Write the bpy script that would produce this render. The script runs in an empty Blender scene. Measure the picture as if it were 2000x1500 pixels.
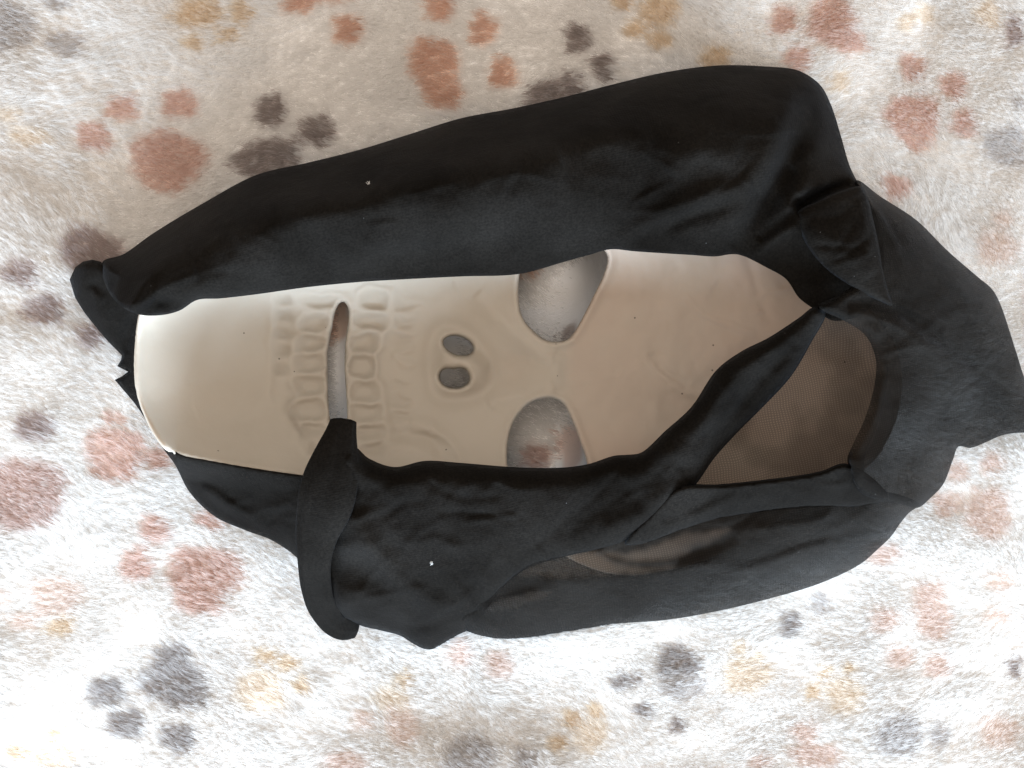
import bpy, math, random
import numpy as np
from mathutils import Vector
from mathutils.geometry import delaunay_2d_cdt

scene = bpy.context.scene
COL = scene.collection
rng = np.random.default_rng(7)
random.seed(7)

# ------------------------------------------------------------------ camera
S = 0.0002            # metres on the blanket per unit of the measuring grid
H = 0.46              # height of the phone above the blanket
cam_d = bpy.data.cameras.new("camera")
cam = bpy.data.objects.new("camera", cam_d)
COL.objects.link(cam)
cam.location = (0, 0, H)
cam_d.sensor_width = 36.0
cam_d.lens = 36.0 * H / 0.4
cam_d.clip_start = 0.01
cam_d.clip_end = 50
scene.camera = cam

# ------------------------------------------------------------------ light
world = bpy.data.worlds.new("World")
scene.world = world
world.use_nodes = True
bg = world.node_tree.nodes["Background"]
bg.inputs["Color"].default_value = (1.0, 0.875, 0.765, 1)
bg.inputs["Strength"].default_value = 1.06


def area_light(name, loc, target, sx, sy, power, color):
    d = bpy.data.lights.new(name, 'AREA')
    d.shape = 'RECTANGLE'
    d.size, d.size_y = sx, sy
    d.energy = power
    d.color = color
    o = bpy.data.objects.new(name, d)
    COL.objects.link(o)
    o.location = loc
    v = Vector(target) - Vector(loc)
    o.rotation_euler = v.to_track_quat('-Z', 'Y').to_euler()
    return o


area_light("window_light", (-0.55, -1.85, 0.54), (0, 0, 0), 1.7, 0.75, 128, (0.64, 0.815, 1.0))
area_light("side_window_light", (1.6, -1.3, 0.60), (0, 0, 0), 1.4, 0.7, 90, (0.68, 0.84, 1.0))

vs = scene.view_settings
vs.view_transform = 'Standard'
vs.look = 'None'
vs.exposure = 0
vs.gamma = 1
scene.cycles.transparent_max_bounces = 16
scene.cycles.max_bounces = 16
scene.cycles.diffuse_bounces = 8
scene.cycles.transmission_bounces = 8
scene.cycles.glossy_bounces = 4

# ------------------------------------------------------------------ helpers


def W(p, z_mm):
    """grid point on the picture of the blanket + height in mm -> world"""
    z = np.asarray(z_mm, float) * 0.001
    k = (H - z) / H
    return np.stack([(p[:, 0] - 1000) * S * k, (750 - p[:, 1]) * S * k, z], 1)


def catmull(pts, closed=True, step=6.0):
    P = np.asarray(pts, float)
    n = len(P)
    out = []
    segs = n if closed else n - 1
    for i in range(segs):
        if closed:
            p0, p1, p2, p3 = P[(i - 1) % n], P[i], P[(i + 1) % n], P[(i + 2) % n]
        else:
            p0, p1, p2, p3 = P[max(i - 1, 0)], P[i], P[i + 1], P[min(i + 2, n - 1)]
        L = np.hypot(*(p2[:2] - p1[:2]))
        m = max(1, int(round(L / step)))
        # centripetal parametrisation
        def tj(a, b):
            return max(np.hypot(*(b[:2] - a[:2])), 1e-3) ** 0.5
        t0 = 0.0
        t1 = t0 + tj(p0, p1)
        t2 = t1 + tj(p1, p2)
        t3 = t2 + tj(p2, p3)
        for k in range(m):
            t = t1 + (t2 - t1) * k / m
            A1 = (t1 - t) / (t1 - t0) * p0 + (t - t0) / (t1 - t0) * p1
            A2 = (t2 - t) / (t2 - t1) * p1 + (t - t1) / (t2 - t1) * p2
            A3 = (t3 - t) / (t3 - t2) * p2 + (t - t2) / (t3 - t2) * p3
            B1 = (t2 - t) / (t2 - t0) * A1 + (t - t0) / (t2 - t0) * A2
            B2 = (t3 - t) / (t3 - t1) * A2 + (t - t1) / (t3 - t1) * A3
            out.append((t2 - t) / (t2 - t1) * B1 + (t - t1) / (t2 - t1) * B2)
    if not closed:
        out.append(P[-1])
    return np.array(out)


def linear(pts, step=6.0):
    P = np.asarray(pts, float)
    out = []
    for i in range(len(P)):
        a, b = P[i], P[(i + 1) % len(P)]
        m = max(1, int(round(np.hypot(*(b[:2] - a[:2])) / step)))
        for k in range(m):
            out.append(a + (b - a) * k / m)
    return np.array(out)


def seg_dist(Q, poly, closed=True):
    """distance of points Q to a polyline; also arc parameter (index+t) and side"""
    A = poly[:, :2]
    B = np.roll(A, -1, 0) if closed else A[1:]
    if not closed:
        A = A[:-1]
    best = np.full(len(Q), 1e18)
    par = np.zeros(len(Q))
    side = np.zeros(len(Q))
    for c in range(0, len(Q), 4000):
        q = Q[c:c + 4000, None, :]
        d = (B - A)[None]
        L2 = np.maximum((d ** 2).sum(-1), 1e-9)
        t = np.clip(((q - A[None]) * d).sum(-1) / L2, 0, 1)
        r = q - (A[None] + t[..., None] * d)
        D = (r ** 2).sum(-1)
        i = D.argmin(1)
        ar = np.arange(len(i))
        best[c:c + 4000] = np.sqrt(D[ar, i])
        par[c:c + 4000] = i + t[ar, i]
        dd = d[0, i]
        rr = r[ar, i]
        side[c:c + 4000] = np.sign(dd[:, 0] * rr[:, 1] - dd[:, 1] * rr[:, 0])
    return best, par, side


def inside(Q, poly):
    A = poly[:, :2]
    B = np.roll(A, -1, 0)
    res = np.zeros(len(Q), bool)
    for c in range(0, len(Q), 4000):
        x, y = Q[c:c + 4000, 0:1], Q[c:c + 4000, 1:2]
        cond = (A[None, :, 1] > y) != (B[None, :, 1] > y)
        dy = B[:, 1] - A[:, 1]
        dy = np.where(np.abs(dy) < 1e-9, 1e-9, dy)
        xi = A[None, :, 0] + (y - A[None, :, 1]) * ((B[:, 0] - A[:, 0]) / dy)[None]
        res[c:c + 4000] = ((cond & (x < xi)).sum(1) % 2) == 1
    return res


def sdf(Q, poly):
    d, _, _ = seg_dist(Q, poly)
    return np.where(inside(Q, poly), -d, d)


def sstep(a, b, x):
    t = np.clip((x - a) / (b - a), 0, 1)
    return t * t * (3 - 2 * t)


class Noise:
    def __init__(self, seed):
        self.t = np.random.default_rng(seed).uniform(-1, 1, (256, 256))

    def __call__(self, x, y):
        xi, yi = np.floor(x).astype(int), np.floor(y).astype(int)
        fx, fy = x - xi, y - yi
        fx, fy = fx * fx * fx * (fx * (6 * fx - 15) + 10), fy * fy * fy * (fy * (6 * fy - 15) + 10)
        g = lambda a, b: self.t[a % 256, b % 256]
        return (g(xi, yi) * (1 - fx) + g(xi + 1, yi) * fx) * (1 - fy) + (g(xi, yi + 1) * (1 - fx) + g(xi + 1, yi + 1) * fx) * fy


def fbm(Q, scale, seed, octaves=3):
    n = Noise(seed)
    r = np.zeros(len(Q))
    a = 1.0
    for k in range(octaves):
        r += a * n(Q[:, 0] / scale * 2 ** k + 13.7 * k + 100, Q[:, 1] / scale * 2 ** k + 7.1 * k + 100)
        a *= 0.5
    return r


def tps(ctrl):
    C = np.asarray(ctrl, float)
    X = C[:, :2] / 1000.0
    n = len(X)
    def phi(r2):
        return np.where(r2 > 1e-12, 0.5 * r2 * np.log(np.maximum(r2, 1e-12)), 0)
    r2 = ((X[:, None] - X[None]) ** 2).sum(-1)
    K = phi(r2) + np.eye(n) * 2e-4
    P = np.hstack([np.ones((n, 1)), X])
    M = np.block([[K, P], [P.T, np.zeros((3, 3))]])
    w = np.linalg.solve(M, np.concatenate([C[:, 2], np.zeros(3)]))
    def f(Q):
        q = Q / 1000.0
        out = np.zeros(len(Q))
        for c in range(0, len(Q), 5000):
            qq = q[c:c + 5000]
            d2 = ((qq[:, None] - X[None]) ** 2).sum(-1)
            out[c:c + 5000] = phi(d2) @ w[:n] + w[n] + qq @ w[n + 1:]
        return out
    return f


def triangulate(outline, holes, h):
    """triangles filling an outline, boundary followed exactly"""
    x0, y0 = outline[:, :2].min(0) - h
    x1, y1 = outline[:, :2].max(0) + h
    ys = np.arange(y0, y1, h * 0.866)
    pts = []
    for j, y in enumerate(ys):
        xs = np.arange(x0 + (h / 2 if j % 2 else 0), x1, h)
        pts.append(np.stack([xs, np.full(len(xs), y)], 1))
    G = np.concatenate(pts)
    G = G[inside(G, outline)]
    d, _, _ = seg_dist(G, outline)
    G = G[d > 0.55 * h]
    for hp in holes:
        G = G[sdf(G, hp) > 0.55 * h]
    V = [outline[:, :2]] + [hp[:, :2] for hp in holes] + [G]
    edges = []
    o = 0
    for loop in [outline] + list(holes):
        n = len(loop)
        edges += [(o + i, o + (i + 1) % n) for i in range(n)]
        o += n
    allv = np.concatenate(V)
    r = delaunay_2d_cdt([Vector((float(a), float(b))) for a, b in allv], edges, [], 0, 1e-5)
    vv = np.array([(v.x, v.y) for v in r[0]])
    F = np.array([f for f in r[2]], int)
    c = vv[F].mean(1)
    keep = inside(c, outline)
    for hp in holes:
        keep &= ~inside(c, hp)
    F = F[keep]
    # counter-clockwise seen from above (grid y runs down)
    a, b, cc = vv[F[:, 0]], vv[F[:, 1]], vv[F[:, 2]]
    cr = (b[:, 0] - a[:, 0]) * (cc[:, 1] - a[:, 1]) - (b[:, 1] - a[:, 1]) * (cc[:, 0] - a[:, 0])
    flip = cr > 0
    F[flip] = F[flip][:, ::-1]
    used = np.unique(F)
    remap = -np.ones(len(vv), int)
    remap[used] = np.arange(len(used))
    return vv[used], remap[F]


def mesh_obj(name, verts, faces, mat, parent=None, smooth=True, attrs=None):
    me = bpy.data.meshes.new(name)
    me.from_pydata(verts.tolist() if hasattr(verts, 'tolist') else verts, [], faces.tolist() if hasattr(faces, 'tolist') else faces)
    me.polygons.foreach_set("use_smooth", [smooth] * len(me.polygons))
    if attrs:
        for k, a in attrs.items():
            at = me.attributes.new(k, 'FLOAT', 'POINT')
            at.data.foreach_set("value", np.asarray(a, np.float32))
    if mat:
        me.materials.append(mat)
    me.update()
    o = bpy.data.objects.new(name, me)
    COL.objects.link(o)
    if parent:
        o.parent = parent
    return o


def stroke(Q, pts, amp, width, kind='ridge', taper=True):
    """crease or ridge along a smooth line, in mm"""
    L = catmull(pts, closed=False, step=12)
    d, par, side = seg_dist(Q, L, closed=False)
    t = par / (len(L) - 1)
    e = np.sqrt(np.clip(np.sin(np.pi * np.clip(t, 0, 1)), 0, 1)) if taper else 1.0
    if kind == 'ridge':
        return amp * e * np.exp(-(d / width) ** 2)
    s = d * side                                   # step: sharp on one side, fading on the other
    return amp * e * np.where(s > 0, np.exp(-(s / width)), np.exp(-(s / 5.0) ** 2))


# ------------------------------------------------------------------ materials
def new_mat(name):
    m = bpy.data.materials.new(name)
    m.use_nodes = True
    nt = m.node_tree
    return m, nt, nt.nodes, nt.links, nt.nodes["Principled BSDF"]


def mat_mask():
    m, nt, N, L, P = new_mat("cream_plastic")
    tc = N.new("ShaderNodeTexCoord")
    n1 = N.new("ShaderNodeTexNoise")
    n1.inputs["Scale"].default_value = 22
    n1.inputs["Detail"].default_value = 4
    L.new(tc.outputs["Object"], n1.inputs["Vector"])
    r = N.new("ShaderNodeValToRGB")
    r.color_ramp.elements[0].position = 0.35
    r.color_ramp.elements[0].color = (0.455, 0.412, 0.345, 1)
    r.color_ramp.elements[1].position = 0.7
    r.color_ramp.elements[1].color = (0.495, 0.452, 0.385, 1)
    L.new(n1.outputs["Fac"], r.inputs["Fac"])
    # browner tint, strongest across the forehead
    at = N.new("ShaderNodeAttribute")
    at.attribute_name = "brown_tint"
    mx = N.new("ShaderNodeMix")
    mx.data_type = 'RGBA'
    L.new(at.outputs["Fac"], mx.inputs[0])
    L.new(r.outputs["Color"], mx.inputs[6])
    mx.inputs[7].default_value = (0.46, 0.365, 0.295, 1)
    # darker tone in the hollows, broken up by noise
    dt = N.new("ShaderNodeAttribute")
    dt.attribute_name = "dark_tone"
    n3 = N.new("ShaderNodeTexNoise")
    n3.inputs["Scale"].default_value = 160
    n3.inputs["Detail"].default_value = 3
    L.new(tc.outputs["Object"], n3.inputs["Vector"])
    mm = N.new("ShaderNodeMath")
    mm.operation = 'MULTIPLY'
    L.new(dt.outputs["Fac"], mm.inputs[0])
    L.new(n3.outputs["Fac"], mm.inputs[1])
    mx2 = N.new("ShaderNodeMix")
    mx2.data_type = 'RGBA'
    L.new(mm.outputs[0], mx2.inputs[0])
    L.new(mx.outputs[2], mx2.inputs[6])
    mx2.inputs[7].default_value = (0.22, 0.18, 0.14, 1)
    # black specks of dirt
    v = N.new("ShaderNodeTexVoronoi")
    v.inputs["Scale"].default_value = 170
    L.new(tc.outputs["Object"], v.inputs["Vector"])
    lt = N.new("ShaderNodeMath")
    lt.operation = 'LESS_THAN'
    lt.inputs[1].default_value = 0.06
    L.new(v.outputs["Distance"], lt.inputs[0])
    sp = N.new("ShaderNodeSeparateColor")
    L.new(v.outputs["Color"], sp.inputs[0])
    gt = N.new("ShaderNodeMath")
    gt.operation = 'GREATER_THAN'
    gt.inputs[1].default_value = 0.80
    L.new(sp.outputs[0], gt.inputs[0])
    ml = N.new("ShaderNodeMath")
    ml.operation = 'MULTIPLY'
    L.new(lt.outputs[0], ml.inputs[0])
    L.new(gt.outputs[0], ml.inputs[1])
    ml2 = N.new("ShaderNodeMath")
    ml2.operation = 'MULTIPLY'
    ml2.inputs[1].default_value = 0.75
    L.new(ml.outputs[0], ml2.inputs[0])
    mx3 = N.new("ShaderNodeMix")
    mx3.data_type = 'RGBA'
    L.new(ml2.outputs[0], mx3.inputs[0])
    L.new(mx2.outputs[2], mx3.inputs[6])
    mx3.inputs[7].default_value = (0.05, 0.04, 0.035, 1)
    L.new(mx3.outputs[2], P.inputs["Base Color"])
    P.inputs["Roughness"].default_value = 0.60
    P.inputs["Specular IOR Level"].default_value = 0.35
    P.inputs["Subsurface Weight"].default_value = 0.12
    P.inputs["Subsurface Radius"].default_value = (1.0, 0.6, 0.4)
    P.inputs["Subsurface Scale"].default_value = 0.002
    n2 = N.new("ShaderNodeTexNoise")
    n2.inputs["Scale"].default_value = 420
    n2.inputs["Detail"].default_value = 3
    L.new(tc.outputs["Object"], n2.inputs["Vector"])
    b = N.new("ShaderNodeBump")
    b.inputs["Strength"].default_value = 0.12
    b.inputs["Distance"].default_value = 0.0006
    L.new(n2.outputs["Fac"], b.inputs["Height"])
    L.new(b.outputs["Normal"], P.inputs["Normal"])
    return m


def mat_cloth():
    m, nt, N, L, P = new_mat("thin_black_cloth")
    out = N["Material Output"]
    tc = N.new("ShaderNodeTexCoord")
    mp = N.new("ShaderNodeMapping")
    mp.inputs["Rotation"].default_value = (0, 0, math.radians(-12))
    L.new(tc.outputs["Object"], mp.inputs["Vector"])
    # slight wander of the threads
    nz = N.new("ShaderNodeTexNoise")
    nz.inputs["Scale"].default_value = 55
    L.new(mp.outputs["Vector"], nz.inputs["Vector"])
    va = N.new("ShaderNodeVectorMath")
    va.operation = 'MULTIPLY_ADD'
    va.inputs[1].default_value = (0.004, 0.004, 0.004)
    L.new(nz.outputs["Color"], va.inputs[0])
    L.new(mp.outputs["Vector"], va.inputs[2])
    waves = []
    for axis, sc in (('X', 330), ('Y', 400)):
        w = N.new("ShaderNodeTexWave")
        w.bands_direction = axis
        w.inputs["Scale"].default_value = sc
        w.inputs["Distortion"].default_value = 0.6
        w.inputs["Detail"].default_value = 1
        L.new(va.outputs[0], w.inputs["Vector"])
        waves.append(w)
    weave = N.new("ShaderNodeMath")
    weave.operation = 'MULTIPLY'
    L.new(waves[0].outputs["Fac"], weave.inputs[0])
    L.new(waves[1].outputs["Fac"], weave.inputs[1])
    # colour: black with faint faded clouds and pale lint
    n1 = N.new("ShaderNodeTexNoise")
    n1.inputs["Scale"].default_value = 28
    n1.inputs["Detail"].default_value = 5
    L.new(tc.outputs["Object"], n1.inputs["Vector"])
    r = N.new("ShaderNodeValToRGB")
    r.color_ramp.elements[0].position = 0.3
    r.color_ramp.elements[0].color = (0.0036, 0.0029, 0.0022, 1)
    r.color_ramp.elements[1].position = 0.75
    r.color_ramp.elements[1].color = (0.0118, 0.0105, 0.0092, 1)
    L.new(n1.outputs["Fac"], r.inputs["Fac"])
    v = N.new("ShaderNodeTexVoronoi")
    v.inputs["Scale"].default_value = 260
    L.new(tc.outputs["Object"], v.inputs["Vector"])
    lt = N.new("ShaderNodeMath")
    lt.operation = 'LESS_THAN'
    lt.inputs[1].default_value = 0.035
    L.new(v.outputs["Distance"], lt.inputs[0])
    sp = N.new("ShaderNodeSeparateColor")
    L.new(v.outputs["Color"], sp.inputs[0])
    gt = N.new("ShaderNodeMath")
    gt.operation = 'GREATER_THAN'
    gt.inputs[1].default_value = 0.9
    L.new(sp.outputs[0], gt.inputs[0])
    ml = N.new("ShaderNodeMath")
    ml.operation = 'MULTIPLY'
    L.new(lt.outputs[0], ml.inputs[0])
    L.new(gt.outputs[0], ml.inputs[1])
    mx = N.new("ShaderNodeMix")
    mx.data_type = 'RGBA'
    L.new(ml.outputs[0], mx.inputs[0])
    L.new(r.outputs["Color"], mx.inputs[6])
    mx.inputs[7].default_value = (0.13, 0.13, 0.13, 1)
    ng = N.new("ShaderNodeTexNoise")
    ng.inputs["Scale"].default_value = 1100
    ng.inputs["Detail"].default_value = 2
    L.new(tc.outputs["Object"], ng.inputs["Vector"])
    gr = N.new("ShaderNodeMapRange")
    gr.inputs["From Min"].default_value = 0.3
    gr.inputs["From Max"].default_value = 0.7
    gr.inputs["To Min"].default_value = 0.72
    gr.inputs["To Max"].default_value = 1.32
    L.new(ng.outputs["Fac"], gr.inputs["Value"])
    mg = N.new("ShaderNodeVectorMath")
    mg.operation = 'SCALE'
    L.new(mx.outputs[2], mg.inputs[0])
    L.new(gr.outputs["Result"], mg.inputs["Scale"])
    L.new(mg.outputs[0], P.inputs["Base Color"])
    P.inputs["Roughness"].default_value = 0.75
    P.inputs["Specular IOR Level"].default_value = 0.02
    P.inputs["Sheen Weight"].default_value = 0.020
    P.inputs["Sheen Roughness"].default_value = 0.45
    P.inputs["Sheen Tint"].default_value = (0.75, 0.85, 1.0, 1)
    # weave relief
    n2 = N.new("ShaderNodeTexNoise")
    n2.inputs["Scale"].default_value = 900
    n2.inputs["Detail"].default_value = 2
    L.new(tc.outputs["Object"], n2.inputs["Vector"])
    ad = N.new("ShaderNodeMath")
    ad.operation = 'ADD'
    L.new(weave.outputs[0], ad.inputs[0])
    L.new(n2.outputs["Fac"], ad.inputs[1])
    n4 = N.new("ShaderNodeTexNoise")
    n4.inputs["Scale"].default_value = 95
    n4.inputs["Detail"].default_value = 4
    n4.inputs["Roughness"].default_value = 0.62
    L.new(tc.outputs["Object"], n4.inputs["Vector"])
    b0 = N.new("ShaderNodeBump")
    b0.inputs["Strength"].default_value = 0.55
    b0.inputs["Distance"].default_value = 0.0012
    L.new(n4.outputs["Fac"], b0.inputs["Height"])
    b = N.new("ShaderNodeBump")
    L.new(b0.outputs["Normal"], b.inputs["Normal"])
    b.inputs["Strength"].default_value = 0.20
    b.inputs["Distance"].default_value = 0.0004
    L.new(ad.outputs[0], b.inputs["Height"])
    L.new(b.outputs["Normal"], P.inputs["Normal"])
    # stretched single layer lets light through between the threads
    at = N.new("ShaderNodeAttribute")
    at.attribute_name = "sheer"
    mr = N.new("ShaderNodeMapRange")
    mr.inputs["From Min"].default_value = 0.15
    mr.inputs["From Max"].default_value = 0.75
    mr.inputs["To Min"].default_value = 0.58
    mr.inputs["To Max"].default_value = 0.92
    L.new(weave.outputs[0], mr.inputs["Value"])
    mu = N.new("ShaderNodeMath")
    mu.operation = 'MULTIPLY'
    L.new(mr.outputs["Result"], mu.inputs[0])
    L.new(at.outputs["Fac"], mu.inputs[1])
    tr = N.new("ShaderNodeBsdfTransparent")
    mix = N.new("ShaderNodeMixShader")
    L.new(mu.outputs[0], mix.inputs[0])
    L.new(P.outputs[0], mix.inputs[1])
    L.new(tr.outputs[0], mix.inputs[2])
    L.new(mix.outputs[0], out.inputs["Surface"])
    return m


def mat_fur():
    m, nt, N, L, P = new_mat("fleece_pile")
    at = N.new("ShaderNodeAttribute")
    at.attribute_name = "pile_colour"
    L.new(at.outputs["Color"], P.inputs["Base Color"])
    P.inputs["Roughness"].default_value = 0.34
    P.inputs["Specular IOR Level"].default_value = 0.85
    tr = N.new("ShaderNodeBsdfTranslucent")
    L.new(at.outputs["Color"], tr.inputs["Color"])
    mix = N.new("ShaderNodeMixShader")
    mix.inputs[0].default_value = 0.62
    L.new(P.outputs[0], mix.inputs[1])
    L.new(tr.outputs[0], mix.inputs[2])
    thin = N.new("ShaderNodeBsdfTransparent")
    mix2 = N.new("ShaderNodeMixShader")
    mix2.inputs[0].default_value = 0.46
    L.new(mix.outputs[0], mix2.inputs[1])
    L.new(thin.outputs[0], mix2.inputs[2])
    L.new(mix2.outputs[0], N["Material Output"].inputs["Surface"])
    return m


def mat_backing():
    m, nt, N, L, P = new_mat("fleece_backing")
    at = N.new("ShaderNodeAttribute")
    at.attribute_name = "pile_colour"
    L.new(at.outputs["Color"], P.inputs["Base Color"])
    P.inputs["Roughness"].default_value = 0.9
    n = N.new("ShaderNodeTexNoise")
    n.inputs["Scale"].default_value = 500
    b = N.new("ShaderNodeBump")
    b.inputs["Strength"].default_value = 0.5
    b.inputs["Distance"].default_value = 0.001
    L.new(n.outputs["Fac"], b.inputs["Height"])
    L.new(b.outputs["Normal"], P.inputs["Normal"])
    return m


MASK, CLOTH, FUR, BACK = mat_mask(), mat_cloth(), mat_fur(), mat_backing()

# ------------------------------------------------------------------ blanket
def blanket_z(X, Y):
    """gentle dents of a soft blanket, metres"""
    Q = np.stack([X, Y], 1)
    z = 0.0058 * fbm(Q, 0.105, 11, 2) - 0.0045 * np.exp(-(((X + 0.012) / 0.050) ** 2 + ((Y + 0.120) / 0.020) ** 2)) + 0.003 * np.exp(-(((X - 0.01) / 0.07) ** 2 + ((Y + 0.168) / 0.022) ** 2)) + 0.0012 * fbm(Q, 0.03, 12, 2)
    under = np.exp(-((X / 0.15) ** 2 + ((Y - 0.005) / 0.075) ** 2) ** 2)
    bump = np.exp(-(((X - 0.017) / 0.014) ** 2 + ((Y - 0.045) / 0.014) ** 2)) + np.exp(-(((X - 0.0132) / 0.014) ** 2 + ((Y + 0.031) / 0.014) ** 2))
    return z * (1 - under) - 0.003 * under + 0.0150 * bump - 0.007 * np.exp(-(((X + 0.0205) / 0.012) ** 2 + ((Y - 0.0085) / 0.012) ** 2)) + 0.0045 * np.exp(-(((X + 0.068) / 0.009) ** 2 + ((Y - 0.010) / 0.028) ** 2))


# spots of the paw pattern: x, y, half width, half height, turn, colour
S_, O_, G_, M_, T_ = 's', 'o', 'g', 'm', 't'
SPOTS = [
    (20, 55, 56, 50, 0, 'l'), (137, 86, 35, 24, 10, 'l'), (115, 5, 26, 15, 0, 'l'),
    (390, 20, 46, 29, 0, T_), (478, 20, 20, 22, 0, T_), (382, 82, 19, 15, 0, T_), (448, 68, 20, 14, 0, T_),
    (590, 5, 29, 18, 0, O_), (687, 58, 27, 28, 0, O_), (640, -40, 60, 45, 0, O_),
    (328, 305, 72, 50, 0, S_), (325, 340, 45, 33, 0, S_), (183, 265, 34, 26, 15, S_), (238, 208, 30, 24, 0, S_), (351, 197, 33, 28, 0, S_),
    (526, 306, 67, 35, -5, G_), (500, 318, 45, 26, 0, G_), (533, 215, 29, 31, 0, G_), (627, 258, 32, 28, -10, G_),
    (65, 270, 35, 18, 10, 'q'), (30, 225, 22, 14, 0, 'q'),
    (190, 495, 58, 42, 10, M_), (55, 540, 33, 24, 0, M_), (100, 610, 37, 28, 0, M_), (192, 660, 28, 20, 0, M_),
    (850, 118, 46, 38, 0, O_), (858, 150, 38, 40, 20, O_), (872, 185, 34, 30, 0, O_), (866, 20, 26, 28, 10, O_), (950, 63, 25, 30, 10, O_), (987, 146, 26, 30, 0, O_),
    (1133, 80, 25, 29, 0, G_), (1184, 130, 21, 26, 0, G_), (1090, 188, 58, 36, -18, G_),
    (1292, 25, 37, 32, 0, T_), (1220, 8, 22, 17, 0, T_), (1245, 62, 20, 16, 0, T_), (1292, 83, 20, 14, 0, T_), (1400, 118, 28, 20, 0, T_),
    (1535, 38, 23, 27, 10, S_), (1628, 38, 44, 48, 0, S_), (1660, 82, 38, 24, 20, S_), (1563, 115, 25, 26, 10, S_), (1645, 160, 20, 18, 0, 'q'),
    (1775, 40, 15, 18, 0, 'q'), (1815, 24, 18, 20, 0, 'q'),
    (1793, 130, 24, 25, 0, S_), (1870, 166, 25, 25, 0, S_), (1891, 240, 22, 26, 0, S_), (1788, 225, 52, 40, 0, S_), (1800, 262, 35, 34, 0, S_),
    (1940, 25, 22, 25, 0, 'q'), (1992, 60, 16, 26, 0, M_), (1978, 285, 42, 40, 0, 'l'), (1995, 200, 10, 16, 0, 'l'),
    (1755, 370, 28, 22, 0, S_), (1965, 430, 18, 14, 0, 'p'), (1955, 487, 36, 32, 0, 'p'),
    (88, 835, 33, 26, 0, M_), (60, 965, 78, 68, 0, 'r'), (235, 885, 52, 46, 0, S_), (232, 918, 42, 26, 0, S_), (312, 897, 26, 18, 0, S_), (232, 820, 20, 12, 0, S_),
    (405, 1125, 72, 52, 5, S_), (395, 1172, 46, 32, 0, S_), (310, 1038, 28, 26, 20, S_), (270, 1107, 31, 29, 0, S_), (415, 1020, 28, 16, 20, S_),
    (115, 1165, 48, 40, 0, 'p'), (15, 1165, 20, 15, 0, 'p'), (55, 1210, 25, 15, 0, 'p'), (130, 1222, 26, 16, 0, T_),
    (345, 1345, 66, 44, 10, 'd'), (338, 1300, 38, 34, 0, 'd'), (213, 1357, 33, 28, 0, 'd'), (250, 1422, 34, 28, 0, 'd'), (350, 1450, 30, 26, 0, 'd'),
    (515, 1355, 48, 42, 0, 'q'), (522, 1285, 22, 14, 0, T_), (570, 1300, 22, 18, 0, T_), (598, 1345, 20, 17, 0, T_),
    (108, 1438, 26, 15, 0, T_), (110, 1482, 42, 25, 0, 'q'), (40, 1470, 22, 16, 0, T_), (680, 1492, 40, 26, 0, 'p2'),
    (905, 1275, 20, 28, 0, 'p2'), (980, 1297, 25, 28, 0, 'p2'),
    (797, 1328, 16, 13, 0, T_), (770, 1372, 34, 26, 20, 'q'), (795, 1420, 32, 34, 0, 'p'), (716, 1410, 20, 18, 0, 'p'),
    (925, 1475, 52, 38, -20, 'l'), (1030, 1475, 22, 22, 0, 'l'),
    (1218, 1330, 20, 13, 0, 'd'), (1245, 1325, 10, 8, 0, G_), (1262, 1385, 20, 16, 0, 'd'), (1328, 1416, 14, 10, 0, G_),
    (1120, 1405, 17, 18, 0, T_), (1095, 1446, 19, 15, 0, T_), (1158, 1432, 30, 30, 0, 'q'), (1168, 1385, 15, 12, 0, T_),
    (1328, 1300, 42, 38, 20, 'd'), (1335, 1338, 44, 26, 10, 'l'), (1552, 1220, 18, 23, 0, 'd'), (1609, 1186, 22, 22, 0, 'l'),
    (1465, 1320, 45, 36, 0, 'q'), (1450, 1265, 15, 13, 0, 'q'), (1490, 1281, 12, 12, 0, 'q'), (1508, 1315, 15, 15, 0, 'q'),
    (1662, 1360, 38, 32, 0, 'q'), (1620, 1318, 13, 11, 0, T_), (1597, 1357, 15, 15, 0, T_), (1668, 1308, 15, 9, 0, T_),
    (1825, 1180, 32, 44, -10, 'p2'), (1832, 1215, 36, 34, 0, 'p2'), (1735, 1210, 23, 21, 0, 'p2'), (1768, 1282, 26, 19, 0, 'p2'), (1840, 1302, 26, 22, 0, 'p2'),
    (1580, 1435, 26, 18, 0, 'p2'), (1600, 1480, 46, 24, 0, 'p2'), (1488, 1492, 24, 14, 0, 'p2'),
    (1765, 1440, 45, 42, 0, 'l'), (1845, 1440, 19, 19, 0, 'l'), (1995, 1310, 10, 18, 0, G_),
    (1962, 1430, 40, 32, 0, 'p'), (1965, 1140, 26, 18, 0, 'p'), (1960, 1205, 25, 18, 0, 'p'),
    (1940, 1005, 46, 48, 0, 'p2'), (1880, 925, 21, 20, 0, 'p2'), (1950, 910, 21, 20, 0, 'p2'), (1856, 986, 30, 23, 0, 'p2'), (1730, 1082, 32, 20, 0, 'p2'),
    (660, 622, 24, 46, 0, O_), (1052, 890, 26, 24, 0, 'r'), (1115, 872, 24, 42, 0, S_), (1030, 530, 24, 18, 0, O_), (1112, 650, 13, 20, 20, 'g'),
    (2080, 560, 60, 45, 0, S_), (2090, 1180, 40, 40, 0, G_), (2120, 160, 50, 40, 0, T_), (-70, 760, 50, 40, 0, T_), (-80, 1330, 45, 40, 0, S_),
    (-90, 380, 50, 40, 0, G_), (500, -110, 60, 45, 0, S_), (1120, -110, 60, 40, 0, G_), (1800, -90, 60, 45, 0, O_), (400, 1600, 60, 45, 0, T_),
    (1250, 1600, 60, 45, 0, S_), (1900, 1610, 60, 45, 0, G_),
]
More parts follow.
